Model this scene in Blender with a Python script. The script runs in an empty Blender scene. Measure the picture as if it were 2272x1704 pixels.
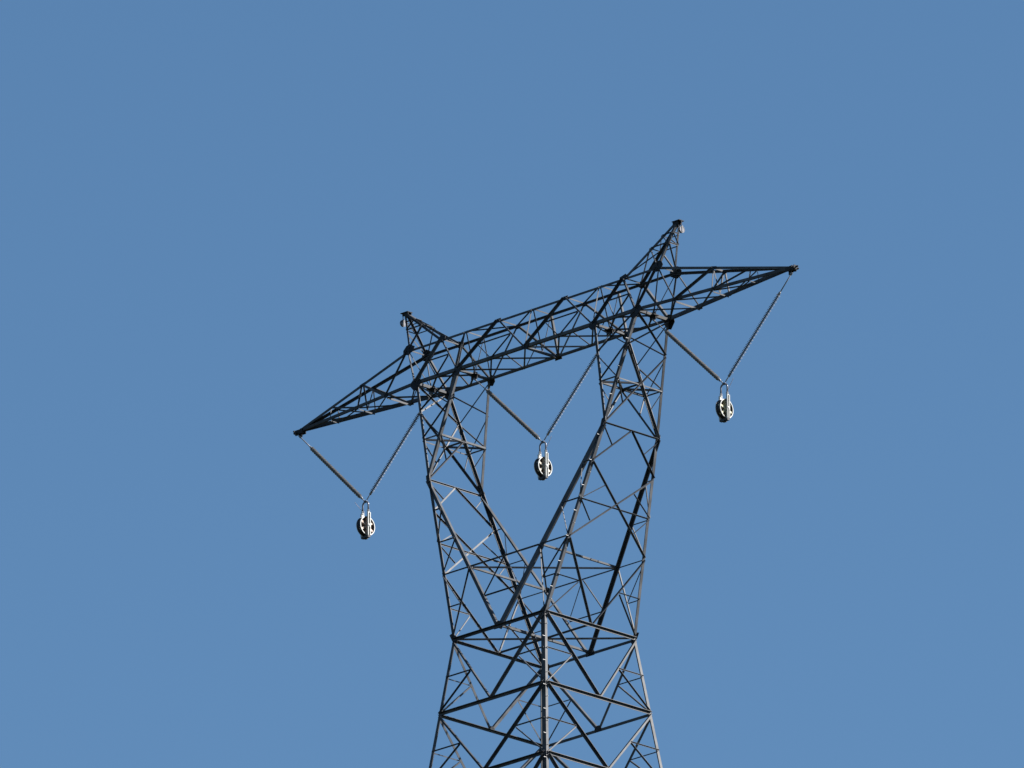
import bpy, bmesh, math, random
from mathutils import Vector as V, Matrix
random.seed(7)
S = 1.7                 # metres per tower unit (half the waist width)
ZB = 11.4               # waist height above the footings, tower units
def W(p): return V((p[0]*S, p[1]*S, (p[2]+ZB)*S))

# ------------------------------------------------------------------ camera
AZ, EL, RO = math.radians(44.68431386), math.radians(18.96449857), math.radians(-0.48708455)
fwd = V((-math.sin(AZ)*math.cos(EL), math.cos(AZ)*math.cos(EL), math.sin(EL)))
r0 = V((math.cos(AZ), math.sin(AZ), 0)); u0 = r0.cross(fwd)
rt = r0*math.cos(RO)+u0*math.sin(RO); up = u0*math.cos(RO)-r0*math.sin(RO)
cam = bpy.data.cameras.new('camera'); camo = bpy.data.objects.new('camera', cam)
bpy.context.scene.collection.objects.link(camo)
M = Matrix((rt, up, -fwd)).transposed().to_4x4()
M.translation = W((146.44711717, -148.73303965, -67.54284965))
camo.matrix_world = M
cam.sensor_width = 36; cam.lens = 31515.682562815/2272*36
cam.clip_start = 1; cam.clip_end = 30000
sc = bpy.context.scene; sc.camera = camo

# ------------------------------------------------------------------ sky, sun, exposure
SUN_EL, SUN_PHI = math.radians(36), math.radians(42)      # phi measured from +X towards +Y
wd = bpy.data.worlds.new("World"); sc.world = wd; wd.use_nodes = True
nt = wd.node_tree; bg = nt.nodes['Background']
sky = nt.nodes.new('ShaderNodeTexSky'); sky.sky_type = 'NISHITA'; sky.sun_disc = False
sky.sun_elevation = SUN_EL; sky.sun_rotation = math.pi/2-SUN_PHI
sky.altitude = 300; sky.air_density = 0.8; sky.dust_density = 0.1; sky.ozone_density = 2.2
hs = nt.nodes.new('ShaderNodeHueSaturation'); hs.inputs['Saturation'].default_value = 1.12; hs.inputs['Hue'].default_value = .4935
nt.links.new(sky.outputs[0], hs.inputs['Color']); nt.links.new(hs.outputs[0], bg.inputs[0]); bg.inputs[1].default_value = 0.05
sl = bpy.data.lights.new('sun', 'SUN'); sl.energy = 5.0; sl.angle = math.radians(0.5); sl.color = (1, .96, .91)
so = bpy.data.objects.new('sun', sl); sc.collection.objects.link(so)
sd = V((math.cos(SUN_EL)*math.cos(SUN_PHI), math.cos(SUN_EL)*math.sin(SUN_PHI), math.sin(SUN_EL)))
so.rotation_euler = sd.to_track_quat('Z', 'Y').to_euler(); so.location = sd*200
vs = sc.view_settings; vs.view_transform = 'Standard'; vs.look = 'None'; vs.exposure = 1.36; vs.gamma = 1; vs.use_curve_mapping = False

# ------------------------------------------------------------------ materials
def mat(name, col, rough=.5, metal=0.0, spec=.5, var=.25, scale=6.0, rnd=.2):
    m = bpy.data.materials.new(name); m.use_nodes = True
    t = m.node_tree; b = t.nodes['Principled BSDF']
    b.inputs['Roughness'].default_value = rough; b.inputs['Metallic'].default_value = metal
    b.inputs['Specular IOR Level'].default_value = spec
    tc = t.nodes.new('ShaderNodeTexCoord'); nz = t.nodes.new('ShaderNodeTexNoise')
    nz.inputs['Scale'].default_value = scale; nz.inputs['Detail'].default_value = 6
    oi = t.nodes.new('ShaderNodeObjectInfo')
    mr = t.nodes.new('ShaderNodeMapRange'); mr.inputs[1].default_value = .3; mr.inputs[2].default_value = .7
    mr.inputs[3].default_value = 1-var; mr.inputs[4].default_value = 1+var
    m2 = t.nodes.new('ShaderNodeMapRange'); m2.inputs[3].default_value = 1-rnd; m2.inputs[4].default_value = 1+rnd
    mu = t.nodes.new('ShaderNodeMath'); mu.operation = 'MULTIPLY'
    vm = t.nodes.new('ShaderNodeVectorMath'); vm.operation = 'SCALE'; vm.inputs[0].default_value = col
    L = t.links.new
    L(tc.outputs['Object'], nz.inputs['Vector']); L(nz.outputs['Fac'], mr.inputs[0]); L(oi.outputs['Random'], m2.inputs[0])
    L(mr.outputs[0], mu.inputs[0]); L(m2.outputs[0], mu.inputs[1]); L(mu.outputs[0], vm.inputs['Scale'])
    L(vm.outputs[0], b.inputs['Base Color'])
    return m
STEEL = mat('weathered_galvanised_steel', (.055, .057, .062), .5, 0, .14, .4, 3.0, .4)
PLATE = mat('gusset_steel', (.026, .026, .028), .5, 0, .08, .3, 4.0, .2)
BOLT = mat('bolt_steel', (.2, .2, .2), .4, .0, .5, .15, 8, .1)
ALU = mat('bright_aluminium', (.42, .42, .40), .35, .1, .5, .08, 8, .03)
RUBBER = mat('black_sheave_lining', (.018, .018, .022), .55, 0, .4, .3, 10, .1)
SHACKLE = mat('shackle_steel', (.13, .13, .15), .3, .3, .5, .15, 10, .1)
INSUL = mat('grey_brown_insulator_polymer', (.17, .165, .165), .22, 0, .7, .2, 8, .08)
FIT = mat('insulator_end_fitting', (.2, .2, .21), .35, .1, .5, .1, 8, .05)
DULL = mat('dull_aluminium', (.09, .09, .095), .4, 0, .4, .15, 8, .05)
WEB = mat('dark_brown_sheave_web', (.12, .07, .05), .6, 0, .3, .3, 9, .1)
ROPE = mat('pale_rope', (.42, .36, .38), .8, 0, .2, .2, 20, 0)
SPK = [mat('red_brown_spoke', (.42, .31, .25), .5, 0, .4, .3, 9, 0),
       mat('tan_brown_spoke', (.42, .36, .28), .5, 0, .4, .3, 9, 0),
       mat('olive_spoke', (.40, .38, .25), .5, 0, .4, .3, 9, 0)]

# ------------------------------------------------------------------ helpers
COL = sc.collection
def link(name, verts, faces, m, parent=None, smooth=False):
    me = bpy.data.meshes.new(name); me.from_pydata([tuple(v) for v in verts], [], faces); me.update()
    o = bpy.data.objects.new(name, me); COL.objects.link(o)
    if smooth:
        for p in me.polygons: p.use_smooth = True
    me.materials.append(m)
    if parent: o.parent = parent
    return o
def root(name, loc, label, cat, group=None):
    o = bpy.data.objects.new(name, None); COL.objects.link(o); o.location = loc
    o.empty_display_size = .3
    o['label'] = label; o['category'] = cat
    if group: o['group'] = group
    return o
def lerp(a, b, t): return V(a)+(V(b)-V(a))*t
def prism(sec, p, q, ax, ay):
    vs = [p+ax*a+ay*b for a, b in sec]+[q+ax*a+ay*b for a, b in sec]; n = len(sec)
    fs = [[i, (i+1) % n, n+(i+1) % n, n+i] for i in range(n)]+[list(range(n))[::-1], list(range(n, 2*n))]
    return vs, fs
class MB:
    def __init__(s): s.v = []; s.f = []
    def add(s, vf):
        k = len(s.v); s.v += [V(x) for x in vf[0]]; s.f += [[i+k for i in f] for f in vf[1]]
    def box(s, c, h, rot=None):
        vs = [V((x*h[0], y*h[1], z*h[2])) for x in (-1, 1) for y in (-1, 1) for z in (-1, 1)]
        if rot: vs = [rot @ v for v in vs]
        s.add(([v+V(c) for v in vs], [[0, 1, 3, 2], [4, 6, 7, 5], [0, 4, 5, 1], [2, 3, 7, 6], [0, 2, 6, 4], [1, 5, 7, 3]]))
    def tube(s, pts, r, n=8, cap=True):
        pts = [V(p) for p in pts]; rings = []
        for i, p in enumerate(pts):
            d = (pts[min(i+1, len(pts)-1)]-pts[max(i-1, 0)]).normalized()
            a = d.orthogonal().normalized() if i == 0 else (pa-d*pa.dot(d)).normalized()
            pa = a; b = d.cross(a); rr = r[i] if isinstance(r, (list, tuple)) else r
            rings.append([p+(a*math.cos(2*math.pi*k/n)+b*math.sin(2*math.pi*k/n))*rr for k in range(n)])
        vs = [v for R_ in rings for v in R_]; fs = []
        for i in range(len(rings)-1):
            for k in range(n): fs.append([i*n+k, i*n+(k+1) % n, (i+1)*n+(k+1) % n, (i+1)*n+k])
        if cap: fs += [list(range(n))[::-1], [len(vs)-n+k for k in range(n)]]
        s.add((vs, fs))
    def ring(s, c, ax, prof, n=40):          # lathe of a closed (axial, radius) profile about axis ax
        ax = V(ax).normalized(); a = ax.orthogonal().normalized(); b = ax.cross(a); m = len(prof); vs = []; fs = []
        for k in range(n):
            e = a*math.cos(2*math.pi*k/n)+b*math.sin(2*math.pi*k/n)
            vs += [V(c)+ax*h+e*r for h, r in prof]
        for k in range(n):
            for j in range(m): fs.append([k*m+j, k*m+(j+1) % m, ((k+1) % n)*m+(j+1) % m, ((k+1) % n)*m+j])
        s.add((vs, fs))
    def build(s, name, m, parent=None, smooth=False): return link(name, s.v, s.f, m, parent, smooth)

# ------------------------------------------------------------------ ground: one sheet, a hill under the tower
def hill(x, y):
    r = math.hypot(x, y); top = 0.0; low = (-67.54284965-1.0+ZB)*S
    e = math.exp(-(max(0, r-9)/(92*S))**2)
    return low+(top-low)*e + (1-math.exp(-(r/60)**2))*(2.2*math.sin(x*.021+1)*math.sin(y*.017)+1.1*math.sin(x*.06)*math.cos(y*.053+2)) - .0
rs = [0, 3, 6, 9, 14, 20, 28, 38, 50, 64, 80, 100, 122, 146, 172, 200, 230, 262, 296, 332, 370, 412, 460, 520, 600, 720, 900, 1200, 1700, 2600, 4200, 7000, 11000]
gv = [(0, 0, 0)]; gf = []; NS = 96
for i, r in enumerate(rs[1:]):
    for k in range(NS):
        a = 2*math.pi*k/NS; x, y = r*math.cos(a), r*math.sin(a); gv.append((x, y, hill(x, y)))
for k in range(NS): gf.append([0, 1+k, 1+(k+1) % NS])
for i in range(len(rs)-2):
    for k in range(NS):
        a, b = 1+i*NS, 1+(i+1)*NS; gf.append([a+k, b+k, b+(k+1) % NS, a+(k+1) % NS])
gm = bpy.data.materials.new('dry_hillside'); gm.use_nodes = True
t_ = gm.node_tree; b_ = t_.nodes['Principled BSDF']; b_.inputs['Roughness'].default_value = .95; b_.inputs['Specular IOR Level'].default_value = .1
tc = t_.nodes.new('ShaderNodeTexCoord'); n1 = t_.nodes.new('ShaderNodeTexNoise'); n1.inputs['Scale'].default_value = .05; n1.inputs['Detail'].default_value = 12
cr = t_.nodes.new('ShaderNodeValToRGB'); cr.color_ramp.elements[0].color = (.012, .017, .009, 1); cr.color_ramp.elements[1].color = (.03, .031, .018, 1)
cr.color_ramp.elements[0].position = .4; cr.color_ramp.elements[1].position = .62
t_.links.new(tc.outputs['Object'], n1.inputs['Vector']); t_.links.new(n1.outputs['Fac'], cr.inputs[0]); t_.links.new(cr.outputs[0], b_.inputs['Base Color'])
g = link('ground', gv, gf, gm, None, True); g['kind'] = 'structure'

# ------------------------------------------------------------------ tower geometry (tower units, waist at z=0)
zk, xk, yk = 2.9432, 1.9196, .6044
zb, yb, xo, xi = 4.6944, .3626, 2.4174, 1.4822
zt, yt, xto, xti = 5.3693, .1993, 2.7285, 1.9896
zp, xp, ztip, xtip = 6.0629, 2.9646, 4.7024, 5.3881
levels = [0, -1.2082, -2.4045, -4.1, -6.3, -8.7, -11.4]
def hw(z): return 1-.1328*z
TOWER = root('transmission_tower', (0, 0, 0), 'tall grey steel lattice power line tower with forked waist and wide tapering crossarm', 'transmission tower')
EX, EY, EZ = V((1, 0, 0)), V((0, 1, 0)), V((0, 0, 1))
TH = .0065
cnt = 0
def angle(name, p, q, w, d1, d2, m=STEEL, t=TH, par=TOWER, w2=None):
    """L-section: heel on line p-q, flanges along d1 and d2 (tower units)"""
    p, q = V(p), V(q); d = (q-p).normalized(); w2 = w2 or w
    a = (V(d1)-d*V(d1).dot(d)).normalized()
    b = V(d2)-d*V(d2).dot(d); b = (b-a*b.dot(a)).normalized()
    sec = [(0, 0), (w, 0), (w, t), (t, t), (t, w2), (0, w2)]
    sec = [(x*S, y*S) for x, y in sec]
    vs, fs = prism(sec, W(p), W(q), a, b)
    return link(name, vs, fs, m, par)
def brace(name, p, q, w, n, out=1, flip=1, trim=.0, off=None):
    """bracing angle lying in a face with outward normal n; one flange in the face below its heel, one standing off it"""
    global cnt
    cnt += 1
    w *= .66
    p, q, n = V(p), V(q), V(n); d = (q-p).normalized(); L = (q-p).length
    n = (n-d*n.dot(d)).normalized(); v = d.cross(n)
    if v.z > 1e-6 or (abs(v.z) <= 1e-6 and v.x+v.y > 0): v = -v
    v *= flip
    if abs(n.z) > .9 and n.z*out > 0: w *= 1.3      # plan bracing with its stem upward shows only its flat flange
    if off is None: off = .004+.0016*(cnt % 7)
    sh = n*off-v*w*.4
    return angle(name, p+sh+d*trim, q+sh-d*trim, w, v, n*out, t=min(TH, w*.2))
def gusset(c, n, dirs, r, hwid, lift=.012):
    """gusset plate at a node: hull of short stubs along the members that meet there"""
    c, n = V(c), V(n).normalized(); a = n.orthogonal().normalized(); b = n.cross(a); pts = []
    for i, e in enumerate(dirs):
        e = V(e)-c; e = (e-n*e.dot(n)).normalized(); s = n.cross(e)
        rr = r[i] if isinstance(r, (list, tuple)) else r
        for sg in (-1, 1):
            x = e*rr+s*hwid*sg; pts.append((x.dot(a), x.dot(b)))
    pts = sorted(set(pts))
    def half(ps):
        h = []
        for p in ps:
            while len(h) > 1 and (h[-1][0]-h[-2][0])*(p[1]-h[-2][1])-(h[-1][1]-h[-2][1])*(p[0]-h[-2][0]) <= 0: h.pop()
            h.append(p)
        return h
    hull = half(pts)[:-1]+half(pts[::-1])[:-1]
    f0 = [W(c+n*lift+a*x+b*y) for x, y in hull]; f1 = [v-n*.007*S for v in f0]; k = len(hull)
    return link('gusset_plate', f0+f1, [list(range(k)), [k+i for i in range(k)][::-1]]+[[i, k+i, k+(i+1) % k, (i+1) % k] for i in range(k)], PLATE, TOWER)

N = {}
for s in (-1, 1):
    N['tip', s] = V((s*xtip, 0, ztip)); N['pk', s] = V((s*xp, 0, zp))
    for t in (-1, 1):
        N['to', s, t] = V((s*xto, t*yt, zt)); N['ti', s, t] = V((s*xti, t*yt, zt))
        N['bo', s, t] = V((s*xo, t*yb, zb)); N['bi', s, t] = V((s*xi, t*yb, zb))
        N['k', s, t] = V((s*xk, t*yk, zk))
        for i, z in enumerate(levels): N['c%d' % i, s, t] = V((s*hw(z), t*hw(z), z))
def mid(a, b): return (V(a)+V(b))/2
for i, z in enumerate(levels):
    for t in (-1, 1):
        N['my%d' % i, t] = V((0, t*hw(z), z))          # middle of the beams across the line
        N['mx%d' % i, t] = V((t*hw(z), 0, z))

BOLTS = []
# --- lower body
for s in (-1, 1):
    for t in (-1, 1):
        lg = angle('body_leg', N['c0', s, t], N['c6', s, t]-V((0, 0, .05)), .085 if (s, t) == (1, -1) else .056, w2=.085 if (s, t) == (-1, 1) else .052, d1=(-s, 0, 0), d2=(0, -t, 0), t=.012)
        if (s, t) == (1, -1): NLEG = lg
        fb = MB(); p = W(N['c6', s, t]); fb.box((p.x, p.y, p.z-.3), (.45, .45, .55)); fb.build('footing', mat('concrete', (.35, .34, .32), .9), TOWER)
faces = []
for t in (-1, 1):
    faces.append(((0, t, .13), lambda i, t=t: (N['c%d' % i, -1, t], N['my%d' % i, t], N['c%d' % i, 1, t])))
    faces.append(((t, 0, .13), lambda i, t=t: (N['c%d' % i, t, -1], N['mx%d' % i, t], N['c%d' % i, t, 1])))
for n, F in faces:
    for i in range(len(levels)-1):
        A, Mm, B = F(i); A1, M1, B1 = F(i+1)
        brace('horizontal_beam', A, B, .068 if i else .066, n, out=-1 if n[0] < 0 else 1, trim=.03)
        for P, P1 in ((A, A1), (B, B1)):
            brace('body_brace', P, M1, .066, n, trim=.04)
            h = mid(P, M1)
            brace('body_strut', mid(P, P1), h, .026, n, trim=.02)
            brace('body_strut', h, P1, .034, n, trim=.03)
        gusset(M1, n, [A, B, A1, B1], .075, .025)
# waist plan bracing
brace('waist_strut', N['c0', -1, -1], N['c0', 1, 1], .036, EZ, out=1, trim=.05)
brace('waist_strut', N['my0', -1], N['my0', 1], .04, EZ, out=1, trim=.03)
brace('waist_strut', N['mx0', -1], N['mx0', 1], .04, EZ, out=1, trim=.03)
for s in (-1, 1):
    for t in (-1, 1):
        gusset(N['c0', s, t], (0, t, 0), [N['my0', t], N['my1', t], N['k', s, t]], .11, .03)
for t in (-1, 1):
    gusset(N['my0', t], (0, t, 0), [N['c0', -1, t], N['c0', 1, t], N['k', 1, t], N['k', -1, t]], [.09, .09, .08, .08], .035)

# --- forked arms, lower half (waist to elbow)
WL, WU = .053, .047
KIN = {}
for s in (-1, 1):
    OUT = {}; INN = {}
    nx = V((s, 0, -(1-xk)/zk*1.0)).normalized()
    nx = V((s, 0, -(xk-1)/zk)).normalized()
    for t in (-1, 1):
        k = N['k', s, t]; c = N['c0', s, t]; m = N['my0', t]
        a_ = angle('arm_leg', c, k, .053, (-s, 0, 0), (0, -t, 0), t=.011)
        wd_ = V((-.045, 0, 0)) if (s, t) == (1, -1) else V((0, 0, 0))
        b_ = angle('arm_leg', m+wd_, k+wd_, .1 if (s, t) == (1, -1) else WL, (s, 0, 0), (0, -t, 0), t=.011)
        KIN[s, t, 'o'] = a_; KIN[s, t, 'i'] = b_
        for f in (0, .2, .4, .6, .8, 1): OUT[t, f] = lerp(k, c, f); INN[t, f] = lerp(k, m, f)
        ny = V((0, t, (1-yk)/zk)).normalized()
        for f in (.2, .4, .6): brace('arm_strut', INN[t, f], OUT[t, f], .026, ny, trim=.02)
        brace('arm_strut', INN[t, .2], OUT[t, .4], .024, ny, trim=.02)
        brace('arm_strut', INN[t, .4], OUT[t, .6], .024, ny, trim=.02)
        brace('arm_brace', INN[t, .6], c, .03, ny, trim=.02)
        brace('arm_strut', OUT[t, .6], mid(INN[t, .6], c), .026, ny, trim=.02)
        brace('arm_strut', OUT[t, .8], mid(INN[t, .6], c), .024, ny, trim=.02)
        gusset(k, ny, [N['bo', s, t], N['bi', s, t], c, m], .07, .022)
    # outer side face
    mk = mid(N['k', s, -1], N['k', s, 1]); mw = N['mx0', s]
    brace('arm_brace', N['k', s, -1], N['k', s, 1], .04, nx, out=s, trim=.03)
    cx = mid(lerp(OUT[-1, .2], OUT[1, .6], .44), lerp(OUT[1, .2], OUT[-1, .6], .44))
    brace('arm_strut', OUT[-1, .4], OUT[1, .4], .034, nx, out=s, trim=.03)
    for t in (-1, 1):
        brace('arm_brace', mk, OUT[t, .2], .042, nx, out=s, trim=.02)
        brace('arm_brace', OUT[t, .2], OUT[-t, .6], .042, nx, out=s, trim=.03)
        brace('arm_brace', OUT[t, .6], mw, .05, nx, out=s, trim=.03)
        brace('arm_strut', lerp(N['k', s, t], OUT[t, .2], .06), mid(mk, OUT[t, .2]), .026, nx, out=s, trim=.01)
        q1 = lerp(OUT[t, .2], OUT[-t, .6], .25); q3 = lerp(OUT[t, .2], OUT[-t, .6], .75)
        brace('arm_strut', OUT[t, .4], q1, .024, nx, out=s, trim=.02)
        brace('arm_strut', OUT[-t, .4], q3, .026, nx, out=s, trim=.02)
        vm = mid(OUT[t, .6], mw)
        brace('arm_strut', OUT[t, .8], vm, .026, nx, out=s, trim=.02)
        brace('arm_strut', vm, N['c0', s, t], .03, nx, out=s, trim=.04)
    KIN[s, 'INN'] = INN
    # elbow-to-crossarm half
    U = {}
    for t in (-1, 1):
        k = N['k', s, t]; bo = N['bo', s, t]; bi = N['bi', s, t]
        KIN[s, t, 'uo'] = angle('arm_leg', k, bo, WU, (-s, 0, 0), (0, -t, 0), t=.011)
        KIN[s, t, 'ui'] = angle('arm_leg', k, bi, WU, (s, 0, 0), (0, -t, 0), t=.011)
        U['O', t] = lerp(bo, k, .59); U['I', t] = lerp(bi, k, .59)
        U["O'", t] = lerp(bo, k, .3); U["I'", t] = lerp(bi, k, .3)
        ny = V((0, t, (yk-yb)/(zb-zk))).normalized()
        brace('arm_strut', bo, U["I'", t], .03, ny, trim=.03)
        brace('arm_strut', bi, U["O'", t], .03, ny, trim=.03)
        brace('arm_strut', U["I'", t], U['O', t], .03, ny, trim=.02)
        brace('arm_strut', U["O'", t], U['I', t], .03, ny, trim=.02)
    nu = V((s, 0, -(xo-xk)/(zb-zk))).normalized(); ni = V((-s, 0, -.25)).normalized()
    mo = mid(U['O', -1], U['O', 1]); mi = mid(U['I', -1], U['I', 1])
    dn = -EZ
    brace('arm_brace', U['O', -1], U['O', 1], .03, dn, out=1, trim=.02)
    brace('arm_brace', U['I', -1], U['I', 1], .036, dn, out=-1, trim=.02)
    brace('arm_strut', mo, mi, .036, dn, out=-1, trim=.03)
    for t in (-1, 1):
        brace('arm_strut', U['O', t], U['I', t], .028, dn, out=-1, trim=.02)
        brace('arm_strut', U['O', t], mi, .032, dn, out=-1, trim=.02)
        brace('arm_strut', U['I', t], mo, .032, dn, out=-1, trim=.02)
        brace('arm_brace', mo, N['k', s, t], .05, nu, out=s, trim=.03)
        brace('arm_brace', mi, N['k', s, t], .05, ni, trim=.03)
        brace('arm_strut', U['O', t], mid(mo, N['k', s, t]), .026, nu, out=s, trim=.01)
        brace('arm_strut', U['I', t], mid(mi, N['k', s, t]), .026, ni, trim=.01)
        brace('arm_brace', mo, U["O'", t], .045, nu, out=s, trim=.03)
        brace('arm_brace', N['bo', s, t], U["O'", -t], .04, nu, out=s, trim=.03)
    gusset(mo, nu, [U['O', -1], U['O', 1], N['k', s, -1], N['k', s, 1], U["O'", 1], U["O'", -1]], .05, .02)
    gusset(mi, ni, [U['I', -1], U['I', 1], N['k', s, -1], N['k', s, 1]], .05, .02)
# ring that ties the two arms together above the waist
R = {(s, t): KIN[s, 'INN'][t, .6] for s in (-1, 1) for t in (-1, 1)}
R8 = {(s, t): KIN[s, 'INN'][t, .8] for s in (-1, 1) for t in (-1, 1)}
for t in (-1, 1):
    ny = V((0, t, (1-yk)/zk)).normalized()
    brace('ring_strut', R[-1, t], R[1, t], .032, ny, trim=.02)
    brace('ring_strut', R8[-1, t], R8[1, t], .03, ny, trim=.02)
    rm = mid(R[-1, t], R[1, t])
    for s in (-1, 1): brace('ring_strut', rm, R8[s, t], .024, ny, trim=.02)
for s in (-1, 1):
    brace('ring_strut', R[s, -1], R[s, 1], .034, -EZ, out=-1, trim=.02)
    brace('ring_strut', R[s, -1], R[-s, 1], .028, -EZ, out=-1, trim=.04)
    gusset(R[s, 1], (0, 1, 0), [R[-s, 1], N['k', s, 1], N['my0', 1]], .055, .025)

# --- crossarm box
def chord(a, b, w, t, top, w2=None):
    return angle('crossarm_chord', a, b, w, (0, 0, -1 if top else 1), (0, -t, 0), t=.011, w2=w2)
for t in (-1, 1):
    chord(N['bo', -1, t], N['bo', 1, t], .05, t, False)
    chord(N['to', -1, t], N['to', 1, t], .034, t, True)
    for s in (-1, 1):
        chord(N['bo', s, t], N['tip', s]+V((0, t*.018, 0)), .046 if t < 0 else .07, t, False, w2=.026)
        chord(N['to', s, t], N['tip', s]+V((0, t*.018, .04)), .04, t, True)
fr = [-1, -.74, -.368, 0, .368, .74, 1]
T = {(j, t): V((f*xti, t*yt, zt)) for j, f in enumerate(fr) for t in (-1, 1)}
Bn = {(j, t): V(((j-2)*xi/2, t*yb, zb)) for j in range(5) for t in (-1, 1)}    # quarter points of the lower chord
BM = {j: V(((j-2)*xi/2, 0, zb)) for j in range(5)}
slope = (yb-yt)/(zt-zb)
for t in (-1, 1):
    n = V((0, t, slope)).normalized(); tr = .025
    cb = lambda a, b, w, nm='crossarm_brace', fl=1: brace(nm, a, b, w, n, trim=tr, flip=fl)
    for j, b, w in ((0, 0, .045), (2, 0, .062), (2, 2, .042), (4, 2, .062), (4, 4, .042), (6, 4, .062)) if t < 0 else ((0, 0, .042), (2, 0, .042), (2, 2, .05), (4, 2, .042), (4, 4, .05), (6, 4, .042)):
        cb(T[j, t], Bn[b, t], w)
    for j, b, w in ((1, 0, .03), (3, 2, .055 if t > 0 else .032), (5, 4, .05 if t > 0 else .03)):
        cb(T[j, t], Bn[b, t], w)
    for j, (l, r, q) in ((2, (0, 2, 1)), (4, (2, 4, 3))):
        ml, mr = mid(T[j, t], Bn[l, t]), mid(T[j, t], Bn[r, t])
        cb(ml, mr, .026, 'crossarm_strut'); cb(ml, Bn[q, t], .024, 'crossarm_strut'); cb(mr, Bn[q, t], .026, 'crossarm_strut')
    # end bays over the arms
    for s in (-1, 1):
        ti, to, bi, bo = N['ti', s, t], N['to', s, t], N['bi', s, t], N['bo', s, t]
        cb(ti, bo, .065); cb(to, bo, .05)
        q0 = mid(bi, bo); m1, m2 = mid(ti, bi), mid(ti, bo)
        cb(m1, m2, .026, 'crossarm_strut'); cb(m1, q0, .028, 'crossarm_strut'); cb(m2, q0, .03, 'crossarm_strut')
        # plan of the end bay
        mI, mO = mid(N['bi', s, -1], N['bi', s, 1]), mid(N['bo', s, -1], N['bo', s, 1])
        brace('crossarm_strut', mO, q0, .034, -EZ, out=-1, trim=.02); brace('crossarm_strut', mI, q0, .034, -EZ, out=-1, trim=.02)
        # ties from the upper chords down to the string hangers
        brace('crossarm_tie', to, mO, .022, (s, 0, 0), trim=.03)
        # gussets
        gusset(to, (0, t, slope), [N['tip', s], N['pk', s], bo, ti], [.11, .1, .09, .13], .035)
        gusset(bo, (0, t, slope), [N['tip', s], to, N['k', s, t], bi, ti], [.1, .1, .13, .12, .1], .035)
        gusset(ti, (0, t, slope), [T[3, t], N['pk', s], bi, to], [.08, .07, .07, .07], .03)
        gusset(bi, (0, t, slope), [bo, N['k', s, t], T[2 if s < 0 else 4, t], Bn[2, t]], [.08, .09, .08, .08], .035)
    for b in (0, 2, 4):
        brace('crossarm_tie', T[{0: 1, 2: 3, 4: 5}[b], t], BM[b], .022, EX, trim=.03)
    gusset(Bn[2, t], n, [T[2, t], T[3, t], T[4, t], Bn[1, t], Bn[3, t]], .075, .03)
    for j in (2, 4): gusset(T[j, t], n, [T[j-1, t], T[j+1, t], Bn[2, t], Bn[0 if j == 2 else 4, t]], .05, .022)
# plan bracing, top and bottom
for j in range(7): brace('crossarm_strut', T[j, -1], T[j, 1], .03, EZ, out=-1, trim=.02)
for a, b in ((1, 0), (1, 2), (3, 2), (5, 4), (5, 6)):
    brace('crossarm_strut', T[a, -1], T[b, 1], .026, EZ, out=-1, trim=.02)
for b in (0, 2, 4): brace('crossarm_brace', Bn[b, -1], Bn[b, 1], .042, -EZ, out=-1, trim=.02)
for q, (l, r) in ((1, (0, 2)), (3, (2, 4))):
    for t in (-1, 1):
        for e in (l, r): brace('crossarm_strut', Bn[q, t], Bn[e, -t], .03, -EZ, out=-1, trim=.02)
for s in (-1, 1):
    brace('crossarm_brace', N['bo', s, -1], N['bo', s, 1], .055, -EZ, out=-1, trim=.02)
    brace('crossarm_strut', N['to', s, -1], N['to', s, 1], .03, EZ, out=-1, trim=.02)
# hanger plates for the V strings
def hang(p):
    b = MB(); b.box(W(p)-V((0, 0, .03)), (.11, .012, .09)); b.box(W(p), (.13, .10, .012)); b.build('hanger_plate', PLATE, TOWER)
for p in (BM[0], BM[4], mid(N['bo', -1, -1], N['bo', -1, 1]), mid(N['bo', 1, -1], N['bo', 1, 1])): hang(p)
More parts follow.
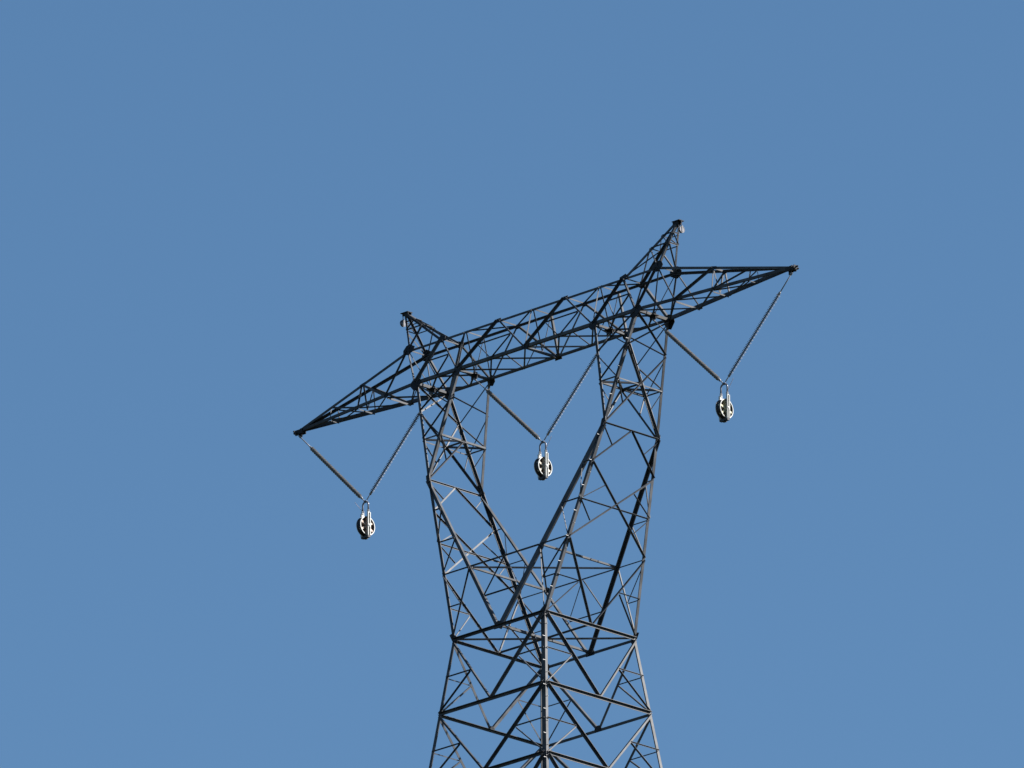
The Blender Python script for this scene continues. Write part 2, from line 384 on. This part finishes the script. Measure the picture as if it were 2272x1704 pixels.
# --- pointed outer arms
for s in (-1, 1):
    tp = N['tip', s]
    P = lambda k, t, f: lerp(tp, N[k, s, t], f)
    for t in (-1, 1):
        n = V((0, t, slope)).normalized(); n = V((s*.06, t, slope)).normalized(); ob = lambda a, b, w, nm='outer_arm_brace': brace(nm, a, b, w, n, trim=.02)
        ob(N['to', s, t], P('bo', t, .75), .036 if t < 0 else .026)
        ob(P('to', t, .58), P('bo', t, .75), .055 if t < 0 else .05)
        ob(P('to', t, .58), P('bo', t, .51), .032)
        ob(P('to', t, .3), P('bo', t, .51), .032)
        ob(P('to', t, .3), P('bo', t, .27), .022, 'outer_arm_strut')
        brace('outer_arm_strut', P('to', t, .58), lerp(tp, mid(N['bo', s, -1], N['bo', s, 1]), .51), .03, (-s, 0, 0), trim=.01)
        gusset(P('to', t, .58), n, [tp, N['to', s, t], P('bo', t, .75)], .06, .02)
        gusset(P('bo', t, .75), n, [tp, N['bo', s, t], P('to', t, .58)], .05, .02)
    for f, w in ((.75, .045), (.51, .032), (.27, .02)): brace('outer_arm_brace', P('bo', -1, f), P('bo', 1, f), w, -EZ, trim=.01)
    brace('outer_arm_brace', P('to', -1, .58), P('to', 1, .58), .045, EZ, out=-1, trim=.01)
    for a, fa, b, fb in (('bo', 1, 'bo', .75), ('bo', .75, 'bo', .51), ('bo', .51, 'bo', .27)):
        brace('outer_arm_strut', P(a, -1, fa), P(b, 1, fb), .026, -EZ, out=-1, trim=.02)
        if fa < 1: brace('outer_arm_strut', P(b, -1, fb), P(a, 1, fa), .026, -EZ, out=-1, trim=.02)
    brace('outer_arm_strut', P('bo', -1, .75), P('bo', 1, 1), .034, -EZ, trim=.02)
    # tip shackle plates
    b = MB(); w = W(tp)
    b.box(w+V((-s*.03, 0, .01)), (.11, .05, .045))
    for y in (-.085, .085): b.box(w+V((-s*.04, y*.8, .0)), (.14, .008, .06))
    b.box(w+V((-s*.06, 0, -.09)), (.05, .012, .05)); b.box(w+V((s*.135, 0, .02)), (.01, .075, .055))
    b.tube([w+V((s*.09, -.14, .02)), w+V((s*.09, .14, .02))], .02); b.tube([w+V((s*.02, -.13, -.03)), w+V((s*.02, .13, -.03))], .018)
    b.box(w+V((s*.18, 0, .03)), (.045, .01, .022)); b.box(w+V((s*.165, .05, -.02)), (.04, .01, .016))
    b.build('tip_plate', PLATE, TOWER)
# --- earth wire peaks
for s in (-1, 1):
    pk = N['pk', s]; G = {}
    for k in ('to', 'ti'):
        for t in (-1, 1):
            e = pk+V((s*.02 if k == 'to' else -s*.05, t*.035, 0)); base = N[k, s, t]
            angle('peak_leg', base, e, .034 if k == 'to' else .04, (-s if k == 'to' else s, 0, 0), (0, -t, 0))
            for f in (.22, .45, .72): G[k, t, f] = lerp(e, base, f)
            G[k, t, 1] = base
    for f in (.22, .45):
        w = .026 if f > .3 else .022
        for t in (-1, 1): brace('peak_brace', G['to', t, f], G['ti', t, f], w, (0, t, .2), trim=.01)
        for k in ('to', 'ti'): brace('peak_brace', G[k, -1, f], G[k, 1, f], w, (s if k == 'to' else -s, 0, .2), trim=.01)
    for t in (-1, 1):
        brace('peak_brace', G['to', t, 1], G['ti', t, .45], .034, (0, t, .2), trim=.02)
        brace('peak_brace', G['to', t, .45], G['ti', t, .22], .024, (0, t, .2), trim=.01)
    brace('peak_brace', G['to', -1, .45], G['to', 1, 1], .03, (s, 0, .2), trim=.02)
    brace('peak_brace', G['to', 1, .45], G['to', -1, .22], .022, (s, 0, .2), trim=.01)
    brace('peak_brace', G['ti', -1, .45], G['ti', 1, 1], .034, (-s, 0, .3), trim=.02)
    brace('peak_brace', G['ti', 1, .45], G['ti', -1, 1], .022, (-s, 0, .3), trim=.02)
    brace('peak_brace', G['ti', 1, .45], G['ti', -1, .22], .022, (-s, 0, .3), trim=.01)
    b = MB(); w = W(pk)
    b.box(w+V((s*.02, 0, .055)), (.14, .095, .009)); b.box(w+V((-s*.02, -.06, .005)), (.09, .007, .045)); b.box(w+V((-s*.02, .06, .005)), (.09, .007, .045))
    b.box(w+V((-s*.01, 0, -.01)), (.05, .05, .055)); b.box(w+V((s*.15, 0, .025)), (.014, .014, .03))
    b.build('peak_cap', PLATE, TOWER)

# --- step bolts up one leg
def steps(par, p, q, d, every, ln=.045):
    p, q = V(p), V(q); L = (q-p).length; k = int(L/every)
    for i in range(1, k):
        b = MB(); c = W(lerp(p, q, i/k)+V((0, 0, 0))); dd = V(d[i % len(d)]); off = V(d[2]) if len(d) > 2 else V((0, 0, 0))
        b.tube([c+off*.06, c+off*.06+dd*ln*S*.9], .008, 6); b.tube([c+off*.06+dd*ln*S*.86, c+off*.06+dd*ln*S], .015, 6)
        b.build('step_bolt', BOLT, par)
steps(NLEG, N['c0', 1, -1], N['c6', 1, -1], [(-.2, -1, 0), (1, .2, 0)], .21)
steps(KIN[1, -1, 'o'], N['c0', 1, -1], N['k', 1, -1], [(-.2, -1, 0), (1, .2, 0)], .2)
steps(KIN[1, -1, 'uo'], N['k', 1, -1], N['bo', 1, -1], [(-.2, -1, 0), (1, .2, 0)], .22)

# ------------------------------------------------------------------ insulator strings
def string(anchor, foot, f0, f1, label, grp='insulator strings hung in three Vs below the crossarm'):
    """anchor -> foot in tower units; sheds between the fractions f0 and f1"""
    A, B = W(anchor), W(foot); L = (B-A).length; d = (B-A).normalized()
    r = root('insulator_string', A, label, 'insulator', grp)
    pt = lambda f: (B-A)*f
    b = MB(); b.tube([pt(0), pt(f0-.02)], .015, 8); b.tube([pt(0)-d*.02, pt(0)+d*.07], .028, 8); b.build('link_rod', FIT, r, True)
    b = MB(); pts = []; rad = []; n = int((f1-f0)*L/.046); st = (f1-f0)*L/n; p0 = pt(f0)
    for i in range(n):
        big = .06 if i % 2 == 0 else .051
        for a, rr in ((0, .016), (.30, .017), (.48, big), (.58, big), (.82, .02)): pts.append(p0+d*(i+a)*st); rad.append(rr)
    b.tube(pts, rad, 18); b.build('shed_stack', INSUL, r)
    for fa, fb in ((f0-.025, f0+.004), (f1-.004, f1+.022)):
        b = MB(); b.tube([pt(fa), pt(fa)+d*.02, pt(fb)-d*.02, pt(fb)], [.02, .03, .036, .03], 10); b.build('end_fitting', FIT, r, True)
    b = MB(); b.tube([pt(f1+.015), pt(1)], .014, 8); b.build('clevis', FIT, r, True)
    return r
YO = [(-3.912, 0, 3.222), (.006, 0, 3.25), (3.917, 0, 3.236)]
mOL, mOR = mid(N['bo', -1, -1], N['bo', -1, 1]), mid(N['bo', 1, -1], N['bo', 1, 1])
def yl(i, dx): return V(YO[i])+V((dx, 0, .0))
def drop(p): return V(p)-V((0, 0, .06))
names = ('left', 'middle', 'right')
string(drop(N['tip', -1]), yl(0, -.03), .19, .945, 'grey brown ribbed insulator hanging from the left tip of the crossarm')
string(drop(mOL), yl(0, .03), .20, .93, 'dark ribbed insulator running from the left arm down to the lowest pulley')
string(drop(BM[0]), yl(1, -.03), .20, .945, 'grey brown ribbed insulator on the left side of the middle V')
string(drop(BM[4]), yl(1, .03), .20, .93, 'dark glinting ribbed insulator on the right side of the middle V')
string(drop(mOR), yl(2, -.03), .19, .945, 'grey brown ribbed insulator running from the right arm down to the highest pulley')
string(drop(N['tip', 1]), yl(2, .03), .20, .93, 'dark glinting ribbed insulator hanging from the right tip of the crossarm')

# ------------------------------------------------------------------ stringing blocks
def block(i, label, rope_side):
    r = root('pulley_block', W(YO[i]), label, 'pulley', 'pulley blocks hanging from the insulator Vs')
    r.rotation_euler.z = math.radians((-2.0, 1.0, 3.5)[i])
    u = S; px = .064*u; zt_ = -.215*u; zb_ = -.60*u; za = -.435*u
    b = MB(); arc = [V((-px, 0, zt_-.02)), V((-px, 0, -.09*u))]+[V((px*math.cos(a), 0, -.085*u+.06*u*math.sin(a))) for a in [math.pi*(1-k/10) for k in range(11)]]+[V((px, 0, -.09*u)), V((px, 0, zt_-.02))]
    b.tube(arc, .023, 10); b.build('shackle', SHACKLE, r, True)
    b = MB(); b.box((0, 0, -.025*u), (.045, .022, .028)); b.tube([(0, -.06, -.02*u), (0, .06, -.02*u)], .022); b.build('yoke_link', SHACKLE, r)
    for sx in (1, -1):
        b = MB(); x = sx*px; hy = .026*u
        b.box((x, 0, (zt_+zb_)/2), (.008, hy, (zt_-zb_)/2))
        for sy in (-1, 1): b.box((x+sx*.022, sy*(hy-.006), (zt_+zb_)/2), (.022, .010, (zt_-zb_)/2-.002))
        b.box((x, 0, zt_+.03), (.022, .03, .045))
        pl = b.build('side_plate', ALU, r)
        b = MB(); b.tube([(x+sx*.004, 0, za), (x+sx*.05, 0, za)], .045, 6); b.tube([(x+sx*.05, 0, za), (x+sx*.065, 0, za)], .022, 10); b.build('axle_nut', ALU, pl)
        b = MB(); b.tube([(x-.0, 0, zt_+.075), (x, 0, zt_+.02)], .034, 8); b.build('shackle_nut', SHACKLE, pl)
    b = MB(); b.box((0, 0, zb_-.02), (px+.03, .045, .028)); b.box((-.02, 0, zb_-.052), (.05, .06, .014)); b.build('bottom_bracket', RUBBER, r)
    # sheave: lined groove, bright edge rings, spokes and hub
    Rr = .155*u; hwid = .044*u
    b = MB(); C0 = (0, 0, za)
    b.ring(C0, EX, [(-hwid, Rr-.03), (-hwid, Rr), (-hwid*.55, Rr-.006), (-hwid*.2, Rr-.035), (hwid*.2, Rr-.035), (hwid*.55, Rr-.006), (hwid, Rr), (hwid, Rr-.03)], 48)
    sh = b.build('sheave', RUBBER, r)
    for sx in (-1, 1):
        b = MB(); b.ring(C0, EX, [(sx*(hwid-.004), Rr-.022), (sx*(hwid-.004), Rr+.004), (sx*(hwid+.010), Rr+.002), (sx*(hwid+.010), Rr-.020)], 48); b.build('edge_ring', ALU, sh)
    b = MB()
    for k in range(6):
        a = math.pi/6+k*math.pi/3+.12*i; e = V((0, math.cos(a), math.sin(a))); fq = V((0, -math.sin(a), math.cos(a)))
        sec = [(-.04, -.026), (.06, -.026), (.06, .026), (-.04, .026)]
        b.add(prism(sec, V(C0)+e*.03, V(C0)+e*(Rr-.03), EX, fq))
    b.build('spokes', SPK[i], sh)
    b = MB(); b.ring(C0, EX, [(-.004, .02), (-.004, Rr-.03), (.006, Rr-.03), (.006, .02)], 32)
    b.build('web', WEB, sh)
    b = MB(); b.tube([(-px, 0, za), (px, 0, za)], .04, 12); b.build('hub', SPK[i], sh)
    b = MB(); x0 = rope_side*px
    b.tube([V((x0, -.02, -.17*u)), V((x0+rope_side*.06*u, -.03, -.10*u)), V((x0+rope_side*.15*u, -.05, .01*u))], .006, 6); b.build('tag_line', ROPE, r)
block(0, 'pulley block with reddish spokes hanging lowest, under the left V', -1)
block(1, 'pulley block with tan spokes hanging between the two arms of the tower', 1)
block(2, 'pulley block with olive spokes hanging highest, under the right V', 1)
def small_block(s, label):
    p = W(N['pk', s])+V((s*.15, 0, -.02)); r = root('earth_wire_pulley', p, label, 'small pulley', 'small pulleys on the tower peaks')
    b = MB(); b.tube([(0, 0, .02), (0, 0, -.09)], .012, 8); b.box((0, 0, -.10), (.035, .012, .02)); b.build('hook', SHACKLE, r)
    c = (0, 0, -.185)
    for x in (-.034, .034):
        b = MB(); b.box((x, 0, -.165), (.005, .018, .085)); b.build('side_plate', DULL, r)
    b = MB(); b.ring(c, EX, [(-.024, .03), (-.024, .088), (-.008, .074), (.008, .074), (.024, .088), (.024, .03)], 28); b.build('sheave', SHACKLE, r)
    for sx in (-1, 1):
        b = MB(); b.ring(c, EX, [(sx*.023, .078), (sx*.023, .092), (sx*.03, .091), (sx*.03, .079)], 28); b.build('edge_ring', DULL, r)
small_block(-1, 'small pulley hanging from the left peak of the tower')
small_block(1, 'small pulley hanging from the right peak of the tower')
